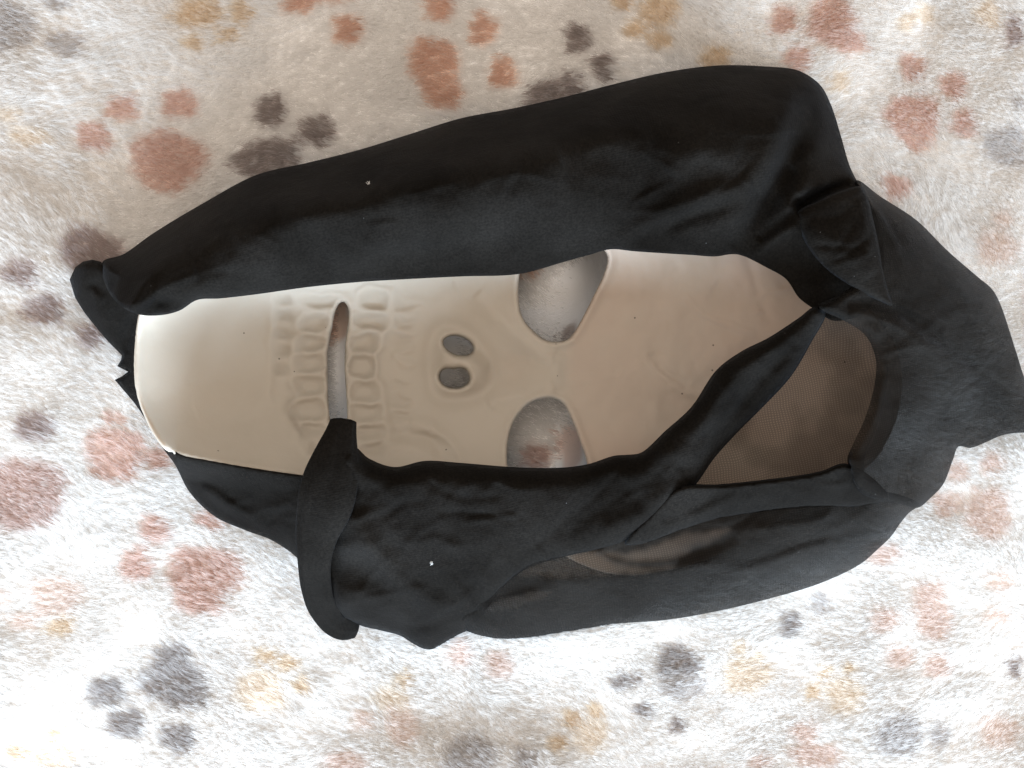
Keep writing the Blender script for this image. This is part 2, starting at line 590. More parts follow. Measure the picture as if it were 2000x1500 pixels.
INK_AND_LIGHT = {'s': (0.765, 0.615, 0.55), 'o': (0.765, 0.585, 0.485), 'g': (0.46, 0.405, 0.38), 'l': (0.68, 0.655, 0.64), 'm': (0.58, 0.50, 0.475),
       't': (0.80, 0.70, 0.57), 'q': (0.86, 0.80, 0.72), 'r': (0.69, 0.56, 0.51), 'p': (0.86, 0.79, 0.745), 'p2': (0.82, 0.73, 0.68), 'd': (0.52, 0.485, 0.47)}  # paler tones paint in the bright light that washes out the prints
WHITE = np.array((0.868, 0.855, 0.838))


def spot_colour(px, py, jit):
    """colour of the printed pile at grid positions"""
    c = np.tile(WHITE, (len(px), 1))
    for (x, y, a, b, rot, k) in SPOTS:
        sel = np.where((np.abs(px - x) < max(a, b) * 1.4) & (np.abs(py - y) < max(a, b) * 1.4))[0]
        if not len(sel):
            continue
        r = math.radians(rot)
        dx, dy = px[sel] - x, py[sel] - y
        u = (dx * math.cos(r) + dy * math.sin(r)) / a
        v = (-dx * math.sin(r) + dy * math.cos(r)) / b
        ang = np.arctan2(v, u)
        wob = 1 + 0.06 * np.sin(3 * ang + x) + 0.04 * np.sin(5 * ang + y)
        d = (np.abs(u) ** 2.4 + np.abs(v) ** 2.4) ** (1 / 2.4) / wob
        f = sstep(1.16, 0.82, d + jit[sel] * 4.5 / min(a, b))[:, None]
        c[sel] = c[sel] * (1 - f) + np.array(INK_AND_LIGHT[k]) * f
    return c


def make_blanket():
    root = bpy.data.objects.new("fleece_blanket", None)
    COL.objects.link(root)
    root["label"] = "cream plush fleece blanket printed with brown, tan and grey paw prints under the mask"
    root["category"] = "blanket"
    nx, ny = 560, 470
    xs = np.linspace(-0.50, 0.50, nx)
    ys = np.linspace(-0.42, 0.42, ny)
    X, Y = np.meshgrid(xs, ys)
    X, Y = X.ravel(), Y.ravel()
    Z = blanket_z(X, Y)
    idx = np.arange(nx * ny).reshape(ny, nx)
    F = np.stack([idx[:-1, :-1], idx[:-1, 1:], idx[1:, 1:], idx[1:, :-1]], -1).reshape(-1, 4)
    base = mesh_obj("fabric_backing", np.stack([X, Y, Z + 0.0005], 1), F, BACK, root)
    pc = spot_colour(X / S + 1000, 750 - Y / S, np.zeros(len(X)))
    ca = base.data.attributes.new('pile_colour', 'FLOAT_COLOR', 'POINT')
    ca.data.foreach_set('color', np.concatenate([pc * 0.97, np.ones((len(X), 1))], 1).astype(np.float32).ravel())
    # the pile: little tufts of fibres that lean together
    sp = 0.00142
    gx = np.arange(-0.30, 0.30, sp)
    gy = np.arange(-0.235, 0.235, sp)
    cx, cy = np.meshgrid(gx, gy)
    cx = cx.ravel() + rng.uniform(-.5, .5, cx.size) * sp
    cy = cy.ravel() + rng.uniform(-.5, .5, cy.size) * sp
    px, py = cx / S + 1000, 750 - cy / S
    n = len(cx)
    inframe = (np.abs(cx) < 0.215) & (np.abs(cy) < 0.165)
    keep = inframe | (rng.random(n) < 0.30)
    cx, cy, px, py = cx[keep], cy[keep], px[keep], py[keep]
    n = len(cx)
    Q = np.stack([cx, cy], 1)
    ang = math.radians(168) + 0.55 * fbm(Q, 0.06, 21, 2) + 0.30 * fbm(Q, 0.012, 22, 2) + rng.normal(0, 0.09, n)
    lean = np.clip(0.98 + 0.22 * fbm(Q, 0.022, 23, 3) + rng.normal(0, 0.06, n), 0.45, 1.30)
    length = 0.0042 * (1 + 0.20 * fbm(Q, 0.02, 24, 2)) * rng.uniform(0.86, 1.12, n)
    under = np.exp(-((cx / 0.145) ** 2 + ((cy - 0.005) / 0.07) ** 2) ** 3)
    eyes = np.exp(-(((cx - 0.017) / 0.016) ** 2 + ((cy - 0.045) / 0.016) ** 2) ** 2) + np.exp(-(((cx - 0.0132) / 0.016) ** 2 + ((cy + 0.031) / 0.016) ** 2) ** 2)
    under = under * (1 - 0.8 * np.clip(eyes, 0, 1))
    lean = lean * (1 - under) + 1.32 * under
    length *= 1 - 0.30 * under
    dirx, diry = np.cos(ang) * np.sin(lean), np.sin(ang) * np.sin(lean)
    dirz = np.cos(lean)
    K = 10
    jit = rng.normal(0, 1, n)
    colr = spot_colour(px, py, jit)
    colr *= rng.uniform(0.96, 1.03, n)[:, None]
    # fibres
    R = n * K
    rep = np.repeat(np.arange(n), K)
    ox = rng.normal(0, 0.00085, R)
    oy = rng.normal(0, 0.00085, R)
    rx, ry = cx[rep] + ox, cy[rep] + oy
    rz = blanket_z(rx, ry)
    ll = length[rep] * rng.uniform(0.82, 1.08, R)
    tx = cx[rep] + dirx[rep] * ll + ox * 0.50
    ty = cy[rep] + diry[rep] * ll + oy * 0.50
    tz = rz + dirz[rep] * ll
    m = 4
    P = np.zeros((R, m, 3), np.float32)
    for k in range(m):
        t = k / (m - 1)
        e = t ** 1.35                      # starts upright, then lies over
        P[:, k, 0] = rx + (tx - rx) * e
        P[:, k, 1] = ry + (ty - ry) * e
        P[:, k, 2] = rz + (tz - rz) * (t ** 0.75)
    rad = np.tile(np.array([0.00013, 0.00013, 0.00011, 0.00003], np.float32), (R, 1))
    cu = bpy.data.hair_curves.new("fur_pile")
    cu.add_curves([m] * R)
    cu.attributes["position"].data.foreach_set("vector", P.ravel())
    ra = cu.attributes.get("radius") or cu.attributes.new("radius", 'FLOAT', 'POINT')
    ra.data.foreach_set("value", rad.ravel())
    ca = cu.attributes.new("pile_colour", 'FLOAT_COLOR', 'CURVE')
    glints = (rng.random(n) < 0.06)[rep] | (rng.random(R) < 0.10)          # pale fibres that paint white glints into the prints
    cr = colr[rep]
    cr[glints] = cr[glints] * 0.45 + WHITE * 0.55
    c4 = np.ones((R, 4), np.float32)
    c4[:, :3] = np.clip(cr * rng.uniform(0.95, 1.04, R)[:, None], 0, 0.93)
    ca.data.foreach_set("color", c4.ravel())
    cu.materials.append(FUR)
    o = bpy.data.objects.new("fur_pile", cu)
    COL.objects.link(o)
    o.parent = root
    o["kind"] = "stuff"
    return root


# ------------------------------------------------------------------ mask
MASK_OUT = catmull([(266, 715), (270, 650), (284, 595), (312, 555), (380, 515), (480, 492), (600, 482), (760, 465), (900, 455), (1080, 450), (1250, 455),
                    (1420, 475), (1560, 515), (1670, 580), (1745, 670), (1760, 770), (1725, 870), (1650, 940), (1540, 1000), (1450, 1062), (1330, 1108), (1220, 1124), (1130, 1100), (1040, 1040), (950, 985),
                    (850, 962), (720, 945), (600, 931), (450, 909), (348, 888), (318, 862), (288, 812), (270, 762)], step=5)
EYE_UP = catmull([(1015, 537), (1013, 579), (1020, 618), (1042, 646), (1067, 664), (1091, 667), (1109, 662), (1123, 646), (1141, 614), (1162, 572), (1180, 533), (1186, 500), (1165, 478), (1090, 474), (1030, 490)], step=4)
EYE_LOW = catmull([(992, 911), (991, 875), (996, 844), (1008, 816), (1031, 791), (1056, 780), (1081, 779), (1098, 787), (1113, 812), (1130, 855), (1146, 915), (1125, 945), (1060, 950), (1005, 938)], step=4)
SLIT = catmull([(648, 645), (652, 620), (658, 600), (665, 591), (672, 590), (679, 599), (681, 620), (677, 650), (674, 680), (673, 720), (676, 770), (676, 825), (664, 838), (648, 828), (641, 770), (640, 720), (640, 690), (643, 665)], step=4)


def ellipse(cx, cy, a, b, rot, n=36):
    t = np.linspace(0, 2 * np.pi, n, endpoint=False)
    r = math.radians(rot)
    x, y = a * np.cos(t), b * np.sin(t)
    return np.stack([cx + x * math.cos(r) - y * math.sin(r), cy + x * math.sin(r) + y * math.cos(r)], 1)


NOSTRIL_UP = ellipse(895, 675, 29.5, 17.5, 18)
NOSTRIL_LOW = catmull([(859, 737), (864, 724), (876, 720), (887, 721), (897, 719), (908, 722), (916, 734), (914, 747), (902, 755), (886, 757), (868, 752)], step=4)
NOSE = catmull([(833, 668), (845, 640), (862, 627), (887, 627), (912, 638), (929, 651), (950, 675), (966, 700), (974, 729), (968, 757), (950, 776), (920, 789), (890, 793), (860, 791), (840, 775), (832, 752), (828, 720), (828, 692)], step=5)

TEETH = [  # x0, y0, x1, y1 of each tooth hollow
    (593, 578, 660, 600), (587, 616, 641, 644), (581, 658, 638, 685), (581, 693, 637, 724), (578, 737, 638, 772), (572, 782, 639, 820), (592, 830, 634, 852), (606, 866, 640, 888),
    (703, 568, 755, 601), (691, 612, 749, 641), (682, 653, 737, 685), (679, 694, 734, 739), (683, 749, 737, 781), (683, 791, 744, 823), (690, 831, 750, 857), (706, 868, 753, 889)]
ROOTS = [(538, 577, 572, 597), (540, 606, 570, 627), (535, 641, 570, 662), (540, 675, 569, 699), (536, 710, 567, 734)]
TOPROOTS = [(770, 588, 822, 606), (772, 622, 815, 640), (766, 652, 808, 672), (762, 742, 800, 757), (764, 772, 806, 793), (764, 806, 800, 824)]


def hollow(Q, box, k, taper=0.0):
    """uneven oval hollow: distance in grid units to its edge, negative inside"""
    x0, y0, x1, y1 = box
    r = np.random.default_rng(int(k * 31 + x0))
    a, b = (x1 - x0) / 2, (y1 - y0) / 2
    rot = r.uniform(-0.10, 0.10)
    dx, dy = Q[:, 0] - (x0 + x1) / 2, Q[:, 1] - (y0 + y1) / 2
    u = (dx * math.cos(rot) + dy * math.sin(rot)) / a
    v = (-dx * math.sin(rot) + dy * math.cos(rot)) / b
    v = v / np.clip(1 + (taper + r.uniform(-0.10, 0.10)) * u, 0.35, 2)
    e = r.uniform(2.3, 3.1)
    th = np.arctan2(v, u)
    q = (np.abs(u) ** e + np.abs(v) ** e) ** (1 / e)
    q = q / (1 + 0.05 * np.sin(2 * th + r.uniform(0, 6)) + 0.04 * np.sin(3 * th + r.uniform(0, 6)))
    return (q - 1) * min(a, b)


WX = [266, 345, 450, 600, 900, 1200, 1400, 1560, 1660, 1720]
WY = [120, 172, 196, 218, 250, 265, 268, 262, 240, 190]


def mask_base(Q):
    x, y = Q[:, 0], Q[:, 1]
    w = np.interp(x, WX, WY)
    c = np.abs(y - 715) / np.maximum(w, 40)
    c = np.where(c > 0.98, 0.98 - 0.22 * (c - 0.98), c)
    side = np.interp(x, [0, 300, 500, 950, 1250, 1400], [33, 33, 27, 26, 23, 19]) * np.clip(c, 0, 1.15) ** 2.3
    te = np.clip((640 - x) / 372, 0, 1.1)
    chin = 34 * te ** 2.1
    tf = np.clip((x - 1250) / 470, 0, 1.1)
    brow = 18 * tf ** 2
    cen = 9.5 + 2.0 * np.exp(-((x - 1085) / 60) ** 2) + 2.0 * sstep(1090, 1200, x)
    return cen + (side ** 1.7 + chin ** 1.7 + brow ** 1.7) ** (1 / 1.7)


def mask_relief(Q):
    z = np.zeros(len(Q))
    dark_tone = np.zeros(len(Q))
    Q0 = Q
    Q = Q + 3.2 * np.stack([fbm(Q, 24, 61, 2), fbm(Q, 24, 62, 2)], 1)
    for k, b in enumerate(TEETH):
        d = hollow(Q, b, k, 0.18 if b[0] > 670 else -0.12)
        z += -1.4 * sstep(4, -10, d) + (0.65 + 0.3 * ((k * 7) % 3) / 2) * np.exp(-((d - 5) / 5.0) ** 2)
        dark_tone = np.maximum(dark_tone, (0.10 + 0.12 * ((k * 5) % 4) / 3) * np.exp(-((d + 4) / 6) ** 2))
    for k, b in enumerate(ROOTS):
        d = hollow(Q, b, k + 40)
        z += -1.2 * sstep(5, -8, d)
        dark_tone = np.maximum(dark_tone, 0.40 * sstep(5, -8, d))
    for k, b in enumerate(TOPROOTS):
        d = hollow(Q, b, k + 80, -0.55)
        z += -1.1 * sstep(6, -9, d)
        dark_tone = np.maximum(dark_tone, 0.10 * sstep(4, -8, d))
    ridges = [
        ([(768, 560), (772, 590), (770, 615), (763, 642), (744, 652), (748, 675), (737, 690), (734, 715), (735, 738), (747, 752), (749, 775), (750, 790), (757, 812), (757, 840), (760, 862)], 1.1, 8),
        ([(764, 695), (785, 687), (812, 679)], 1.0, 6), ([(764, 697), (786, 706), (812, 716)], 1.0, 6),
        ([(768, 646), (790, 648), (812, 652)], 0.7, 7), ([(760, 745), (780, 743), (806, 745)], 0.6, 7), ([(766, 610), (790, 613), (818, 616)], 0.6, 7), ([(762, 797), (785, 800), (806, 804)], 0.6, 7),
        ([(531, 570), (527, 640), (526, 720), (528, 790)], 0.8, 8),
        ([(560, 770), (560, 800), (575, 828), (592, 850), (602, 885)], 0.9, 9),
        ([(930, 575), (978, 622), (1020, 662), (1055, 690), (1085, 700)], 2.4, 20),
        ([(955, 790), (1000, 772), (1045, 765), (1085, 757)], 1.8, 18),
        ([(1086, 690), (1088, 725), (1085, 765)], 1.6, 16),
        ([(800, 826), (845, 836), (885, 868), (905, 905)], 1.7, 12),
        ([(750, 878), (790, 874), (835, 890), (855, 915)], 0.9, 10),
        ([(862, 700), (900, 706), (955, 716)], 1.7, 15),
        ([(1105, 743), (1160, 738), (1215, 735)], 0.5, 10),
        ([(1255, 690), (1285, 728), (1320, 755), (1355, 768), (1405, 768)], 0.8, 8),
        ([(1335, 572), (1370, 610), (1400, 627), (1440, 640), (1480, 655)], 0.7, 6),
        ([(1465, 612), (1480, 610), (1492, 611)], 0.5, 3), ([(1478, 588), (1490, 575), (1515, 570), (1545, 562)], 0.6, 4),
        ([(380, 800), (460, 780), (520, 770)], 0.5, 30),
    ]
    for p, a, w in ridges:
        z += stroke(Q, p, a, w)
    grooves = [
        ([(745, 858), (800, 851), (838, 860), (872, 888), (890, 912)], -2.0, 12),
        ([(770, 566), (830, 575), (890, 560)], -1.2, 16),
        ([(1450, 490), (1468, 530), (1480, 585), (1505, 640)], -1.0, 12),
        ([(1390, 560), (1430, 580), (1470, 575)], -0.7, 20),
        ([(1270, 690), (1300, 726), (1345, 752)], -0.6, 9),
        ([(555, 790), (566, 815), (588, 846), (600, 890)], -0.8, 6),
    ]
    for p, a, w in grooves:
        z += stroke(Q, p, a, w)
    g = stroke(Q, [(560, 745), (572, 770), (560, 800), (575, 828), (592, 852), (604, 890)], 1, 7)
    dark_tone = np.maximum(dark_tone, 0.75 * g)
    z *= 0.95
    # forehead steps down behind the brow line
    z += stroke(Q, [(1112, 668), (1100, 700), (1098, 730), (1100, 770), (1112, 800)], -1.2, 26, 'ridge')
    z += -2.4 * np.exp(-(((Q[:, 0] - 1003) / 38) ** 2 + ((Q[:, 1] - 716) / 36) ** 2))
    Q = Q0
    dn = sdf(Q, NOSE)
    z += 4.0 * sstep(-2, -56, dn) - 1.9 * np.exp(-((dn + 14) / 19) ** 2)
    for hole, a, w in ((NOSTRIL_UP, 0.7, 7), (NOSTRIL_LOW, 0.7, 7), (SLIT, 0.7, 6), (EYE_UP, 1.2, 8), (EYE_LOW, 1.2, 8)):
        lo, hi = hole.min(0) - 60, hole.max(0) + 60
        sel = np.where((Q[:, 0] > lo[0]) & (Q[:, 0] < hi[0]) & (Q[:, 1] > lo[1]) & (Q[:, 1] < hi[1]))[0]
        if len(sel):
            d = sdf(Q[sel], hole)
            z[sel] += a * np.exp(-((d - 6) / w) ** 2) - (4.5 * np.exp(-np.maximum(d, 0) / 4.0) if hole is NOSTRIL_UP or hole is NOSTRIL_LOW else 1.0 * np.exp(-np.maximum(d, 0) / 2.6))
    # turned rim of the chin
    do, _, _ = seg_dist(Q, MASK_OUT)
    z += 0.9 * np.exp(-((do - 4) / 8) ** 2) * sstep(640, 420, Q[:, 0])
    fore = sstep(1110, 1220, Q[:, 0])
    z += (0.34 * fore + 0.20) * fbm(Q, 62, 31, 3) + 0.06 * fore * fbm(Q, 22, 32, 2)
    brown_tint = 0.10 + 0.72 * sstep(1090, 1130, Q[:, 0]) * (0.85 + 0.25 * fbm(Q, 90, 33, 2)) + 0.25 * sstep(1300, 1560, Q[:, 0]) + 0.12 * np.exp(-(((Q[:, 0] - 1003) / 45) ** 2 + ((Q[:, 1] - 716) / 40) ** 2))
    dark_tone = dark_tone + 0.10 * np.clip(fbm(Q, 70, 35, 3), 0, 1)
    return z, np.clip(brown_tint, 0, 1), np.clip(dark_tone, 0, 1)


def solidify(o, t):
    m = o.modifiers.new("thickness", 'SOLIDIFY')
    m.thickness = t
    m.offset = -1
    m.use_rim = True


def make_mask(root):
    V, F = triangulate(MASK_OUT, [EYE_UP, EYE_LOW, SLIT, NOSTRIL_UP, NOSTRIL_LOW], 4.4)
    z, brown_tint, dark_tone = mask_relief(V)
    z = z + mask_base(V)
    o = mesh_obj("mask_shell", W(V, z), F, MASK, root, True, {"brown_tint": brown_tint, "dark_tone": dark_tone})
    o["label"] = "cream plastic skull face seen from its hollow inside"
    solidify(o, 0.0014)
    for k, b in enumerate(TEETH):
        x0, y0, x1, y1 = b
        out = []
        n = 30
        a, c = (x1 - x0) / 2 - 7.5, (y1 - y0) / 2 - 5.5
        for i in range(n):
            t = 2 * math.pi * i / n
            e = 0.85
            out.append(((x0 + x1) / 2 + a * math.copysign(abs(math.cos(t)) ** e, math.cos(t)), (y0 + y1) / 2 + c * math.copysign(abs(math.sin(t)) ** e, math.sin(t))))
        out = np.array(out)
        tv, tf = triangulate(out, [], 5.0)
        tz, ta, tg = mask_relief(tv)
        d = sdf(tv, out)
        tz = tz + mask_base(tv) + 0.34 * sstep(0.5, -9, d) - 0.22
        t = mesh_obj("tooth", W(tv, tz), tf, MASK, o, True, {"brown_tint": ta, "dark_tone": tg})
    return o


# ------------------------------------------------------------------ hood
def sheet(name, outline, ctrl, folds=(), parent=None, h=6.0, curved=True, over=None, under=None, cling=False, sheer=0.0, windows=(), noise=0.5, seed=1, thick=0.0005):
    """one lap of cloth. outline rows: x, y, edge height mm, width over which the edge rolls"""
    O = np.array([(p[0], p[1], p[2] if len(p) > 2 else 10, p[3] if len(p) > 3 else 60) for p in outline], float)
    B = catmull(O, True, h) if curved else linear(O, h)
    V, F = triangulate(B, [], h)
    d, par, _ = seg_dist(V, B)
    i = np.floor(par).astype(int) % len(B)
    t = par - np.floor(par)
    E = B[i] * (1 - t)[:, None] + B[(i + 1) % len(B)] * t[:, None]
    ze, w = E[:, 2], np.maximum(E[:, 3], 6)
    zt = tps(ctrl)(V)
    for f in folds:
        zt = zt + stroke(V, *f)
    zt = zt + noise * (1.1 * fbm(V, 85, seed, 3) + 0.35 * fbm(V, 26, seed + 50, 2))
    rw = np.random.default_rng(seed)
    inner = np.where(d > 25)[0]
    for _ in range(min(34, len(V) // 220)):          # small creases all over the soft cloth
        c = V[rw.choice(inner)]
        a = math.radians(-18) + rw.normal(0, 0.55)
        L_ = rw.uniform(35, 110)
        b_ = rw.normal(0, 0.25)
        pts = [(c[0] + L_ * t * math.cos(a + b_ * t), c[1] + L_ * t * math.sin(a + b_ * t)) for t in (-1, -0.4, 0.3, 1)]
        near = np.where((np.abs(V[:, 0] - c[0]) < 150) & (np.abs(V[:, 1] - c[1]) < 150))[0]
        zt[near] += stroke(V[near], pts, rw.choice([-1, 1]) * rw.uniform(0.35, 0.95), rw.uniform(5, 10))
    q = np.clip(d / w, 0, 1)
    f = np.sqrt(1 - (1 - q) ** 2)
    z = ze + (zt - ze) * f
    if over is not None:
        md = sdf(V, MASK_OUT)
        mb = mask_base(V) + over + 2.0 * sstep(640, 420, V[:, 0])
        mb = np.where(md < 0, mb, mb - np.maximum(md - 22, 0) * 0.5)
        z = np.where(md < 70, 0.5 * (z + mb + np.sqrt((z - mb) ** 2 + 3.0)), z)
    if under is not None:
        md = sdf(V, MASK_OUT)
        z = np.where(md < 34, np.minimum(z, mask_base(V) - under + np.maximum(md, 0) * 0.12), z)
    if cling:
        md = np.maximum(sdf(V, MASK_OUT), 0)
        rim = mask_base(V - np.stack([np.zeros(len(V)), md + 1], 1))
        f = sstep(45, 0, md) * sstep(322, 346, V[:, 0])
        z = z * (1 - f) + (rim + 1.5 - 2.2 * sstep(0, 30, md)) * f
    z = np.maximum(z, 3.0)
    sh = np.full(len(V), float(sheer))
    for poly, val, soft in windows:
        sd = sdf(V, catmull(poly, True, 8))
        sh = np.maximum(sh, val * sstep(soft, -soft, sd + 3 * fbm(V, 20, 77, 2)))
    sh = sh * (1 - 0.30 * np.clip(fbm(V, 75, seed + 9, 3) + 0.15, 0, 1))
    o = mesh_obj(name, W(V, z), F, CLOTH, parent, True, {"sheer": sh})
    if thick:
        solidify(o, thick)
    return o


def tube(name, pts, parent, flat=0.8, ring=40, cap=True, seed=3):
    """rolled strand of cloth; pts rows: x, y, z mm, half width"""
    P = catmull(pts, False, 7)
    xyz = W(P[:, :2], P[:, 2])
    rad = P[:, 3] * S
    n = len(P)
    T = np.gradient(xyz, axis=0)
    T /= np.linalg.norm(T, axis=1)[:, None]
    up = np.array([0, 0, 1.0])
    Sd = np.cross(T, up)
    Sd /= np.linalg.norm(Sd, axis=1)[:, None]
    N_ = np.cross(Sd, T)
    V = []
    a = np.linspace(0, 2 * np.pi, ring, endpoint=False)
    nz = Noise(seed)
    for i in range(n):
        k = 1 + 0.05 * nz(np.cos(a) * 1.5 + 40, np.sin(a) * 1.5 + i * 0.05 + 40) + 0.05 * np.sin(6 * a + i * 0.07) + 0.03 * np.sin(11 * a - i * 0.05)
        V.append(xyz[i] + (np.cos(a) * k * rad[i])[:, None] * Sd[i] + (np.sin(a) * k * rad[i] * flat)[:, None] * N_[i])
    V = np.concatenate(V)
    F = []
    for i in range(n - 1):
        for j in range(ring):
            F.append((i * ring + j, i * ring + (j + 1) % ring, (i + 1) * ring + (j + 1) % ring, (i + 1) * ring + j))
    V = list(map(tuple, V))
    for end in (0, n - 1):
        prev = [end * ring + j for j in range(ring)]
        c = np.array([V[j] for j in prev]).mean(0)
        sgn = -1 if end == 0 else 1
        for s_, dep in ((0.82, 0.10), (0.6, 0.04), (0.3, -0.06)):      # rolled end with a hollow in its middle
            new = []
            for j in prev[:]:
                pass
            ringv = [np.array(V[end * ring + j]) for j in range(ring)]
            for q in ringv:
                V.append(tuple(c + (q - c) * s_ + T[end] * sgn * dep * rad[end]))
                new.append(len(V) - 1)
            for j in range(ring):
                f = (prev[j], prev[(j + 1) % ring], new[(j + 1) % ring], new[j])
                F.append(f if end else f[::-1])
            prev = new
        F.append(tuple(prev) if end else tuple(prev[::-1]))
    me = bpy.data.meshes.new(name)
    me.from_pydata(V, [], F)
    me.polygons.foreach_set("use_smooth", [True] * len(me.polygons))
    me.materials.append(CLOTH)
    o = bpy.data.objects.new(name, me)
    COL.objects.link(o)
    o.parent = parent
    return o


def make_hood(root):
    # long rolled side that runs along the top of the mask
    hood = sheet("hood", [
        (200, 512, 20, 40), (240, 497, 14, 60), (300, 455, 6, 90), (400, 395, 6, 110), (500, 342, 6, 120), (600, 318, 6, 120), (700, 293, 6, 120), (800, 262, 6, 120),
        (900, 231, 6, 120), (1000, 212, 6, 120), (1100, 190, 6, 120), (1200, 164, 6, 120), (1300, 141, 6, 120), (1400, 128, 6, 120), (1500, 130, 6, 110), (1560, 138, 6, 100),
        (1602, 166, 6, 90), (1624, 207, 6, 80), (1642, 264, 6, 80), (1660, 325, 14, 80), (1676, 358, 18, 60), (1715, 430, 22, 60), (1725, 540, 28, 50), (1690, 610, 32, 50),
        (1630, 625, 35, 40), (1590, 601, 36, 30), (1560, 580, 35, 40), (1535, 545, 35, 50), (1500, 524, 35, 60), (1440, 497, 34, 60), (1395, 501, 34, 60), (1350, 498, 34, 60), (1300, 495, 34, 60),
        (1240, 491, 34, 60), (1192, 487, 34, 60), (1150, 498, 34, 70), (1100, 512, 33, 70), (1015, 535, 32, 80), (900, 540, 31, 80), (800, 545, 30, 80), (700, 551, 30, 80), (600, 561, 31, 80), (500, 575, 34, 80), (430, 583, 38, 70),
        (385, 586, 40, 30), (350, 607, 43, 30), (310, 616, 46, 40), (266, 613, 46, 40), (232, 594, 40, 40), (207, 560, 30, 40)],
        [(210, 540, 36), (280, 540, 50), (330, 565, 56), (400, 490, 55), (500, 455, 60), (600, 430, 62), (700, 410, 63), (800, 395, 64), (900, 375, 64), (1000, 350, 64), (1100, 325, 62),
         (1200, 300, 58), (1300, 275, 54), (1400, 255, 52), (1500, 245, 48), (1570, 250, 42), (600, 500, 50), (800, 480, 48), (1000, 460, 48), (1200, 420, 48), (1300, 420, 46), (1400, 430, 48),
         (1500, 420, 46), (1600, 400, 46), (1650, 480, 42), (1600, 530, 38), (1540, 480, 40), (500, 380, 50), (700, 340, 52), (900, 300, 54), (1100, 250, 52), (1300, 200, 46), (1500, 180, 40), (1620, 330, 36)],
        [([(1592, 180), (1560, 270), (1525, 350), (1490, 410), (1440, 490)], -9, 30), ([(1540, 200), (1510, 300), (1470, 370)], 3, 32),
         ([(1190, 490), (1250, 448), (1320, 405), (1400, 380), (1470, 362)], 4.0, 20), ([(1230, 480), (1300, 440), (1380, 410), (1450, 390)], -2.5, 16),
         ([(1300, 330), (1340, 300), (1390, 290), (1440, 310)], 2.2, 26), ([(1100, 330), (1170, 315), (1240, 335), (1270, 375)], -3.5, 42),
         ([(1545, 330), (1580, 300), (1620, 290)], 2.0, 16), ([(1480, 470), (1530, 430), (1570, 405)], -2.5, 10), ([(1470, 500), (1530, 455), (1560, 440)], 2.0, 10),
         ([(1555, 412), (1590, 385), (1625, 370), (1662, 358)], -16, 14), ([(1560, 385), (1600, 366), (1655, 350)], 3.0, 9),
         ([(392, 584), (345, 592), (295, 588), (245, 572), (212, 545)], -3.0, 11), ([(290, 575), (325, 556), (385, 532)], 3.5, 15),
         ([(640, 500), (740, 470), (850, 440), (900, 400)], 2.0, 24), ([(700, 520), (800, 500), (900, 480), (1000, 470)], -1.6, 22),
         ([(500, 430), (650, 385), (800, 350), (950, 320)], 1.6, 40), ([(240, 560), (290, 530), (360, 480)], 2.0, 20)],
        root, h=6.0, over=2.2, noise=0.75, seed=41)
    hood["label"] = "thin black cloth hood rolled back around the skull face"
    # tail that pokes out behind the chin, with a torn edge
    sheet("hood_tail", [
        (136, 546, 5, 30), (147, 522, 12, 30), (162, 511, 16, 25), (180, 507, 18, 25), (197, 511, 20, 20), (215, 530, 24, 20), (300, 570, 26, 20), (340, 640, 26, 20), (350, 760, 26, 20), (345, 850, 24, 20),
        (300, 848, 12, 20), (282, 815, 5, 20), (263, 788, 5, 20), (243, 764, 5, 12), (224, 742, 5, 8), (238, 735, 5, 6), (250, 726, 5, 6), (229, 715, 5, 6), (236, 704, 5, 6), (238, 694, 5, 8),
        (212, 668, 5, 16), (190, 642, 5, 24), (165, 611, 5, 24), (147, 582, 5, 24)],
        [(160, 545, 22), (185, 530, 25), (175, 590, 17), (200, 600, 22), (240, 650, 18), (245, 700, 13), (250, 745, 12), (280, 780, 14), (300, 650, 26), (320, 760, 25), (270, 600, 26)],
        [([(150, 560), (180, 575), (205, 590)], 1.4, 14), ([(180, 560), (190, 590), (190, 612)], 0.8, 6), ([(265, 615), (250, 650), (240, 690)], -2.5, 14), ([(140, 550), (175, 555), (215, 575)], -0.9, 10)],
        hood, h=5.0, curved=False, under=3.6, noise=0.35, seed=43)
    # cloth under the chin on the near side
    sheet("hood_lining", [
        (300, 842, 18, 6), (319, 863, 30, 4), (349, 888, 38, 4), (400, 899, 38, 4), (450, 908, 38, 4), (525, 920, 38, 4), (600, 930, 38, 4), (660, 937, 38, 4), (690, 950, 36, 10), (690, 1130, 20, 20), (600, 1125, 5, 30), (582, 1092, 5, 40), (532, 1056, 5, 40), (480, 1036, 5, 45), (420, 1009, 5, 45),
        (370, 961, 5, 40), (342, 908, 8, 24), (318, 875, 12, 8)],
        [(350, 890, 20), (400, 900, 26), (450, 930, 29), (550, 960, 33), (600, 980, 35), (440, 980, 21), (520, 1020, 23), (590, 1060, 26), (650, 1050, 30), (640, 950, 37)],
        [([(385, 945), (425, 972), (470, 1002), (520, 1025)], 3.2, 11), ([(400, 972), (440, 1005), (500, 1032)], -3.0, 12)],
        hood, h=4.5, cling=True, noise=0.45, seed=44)
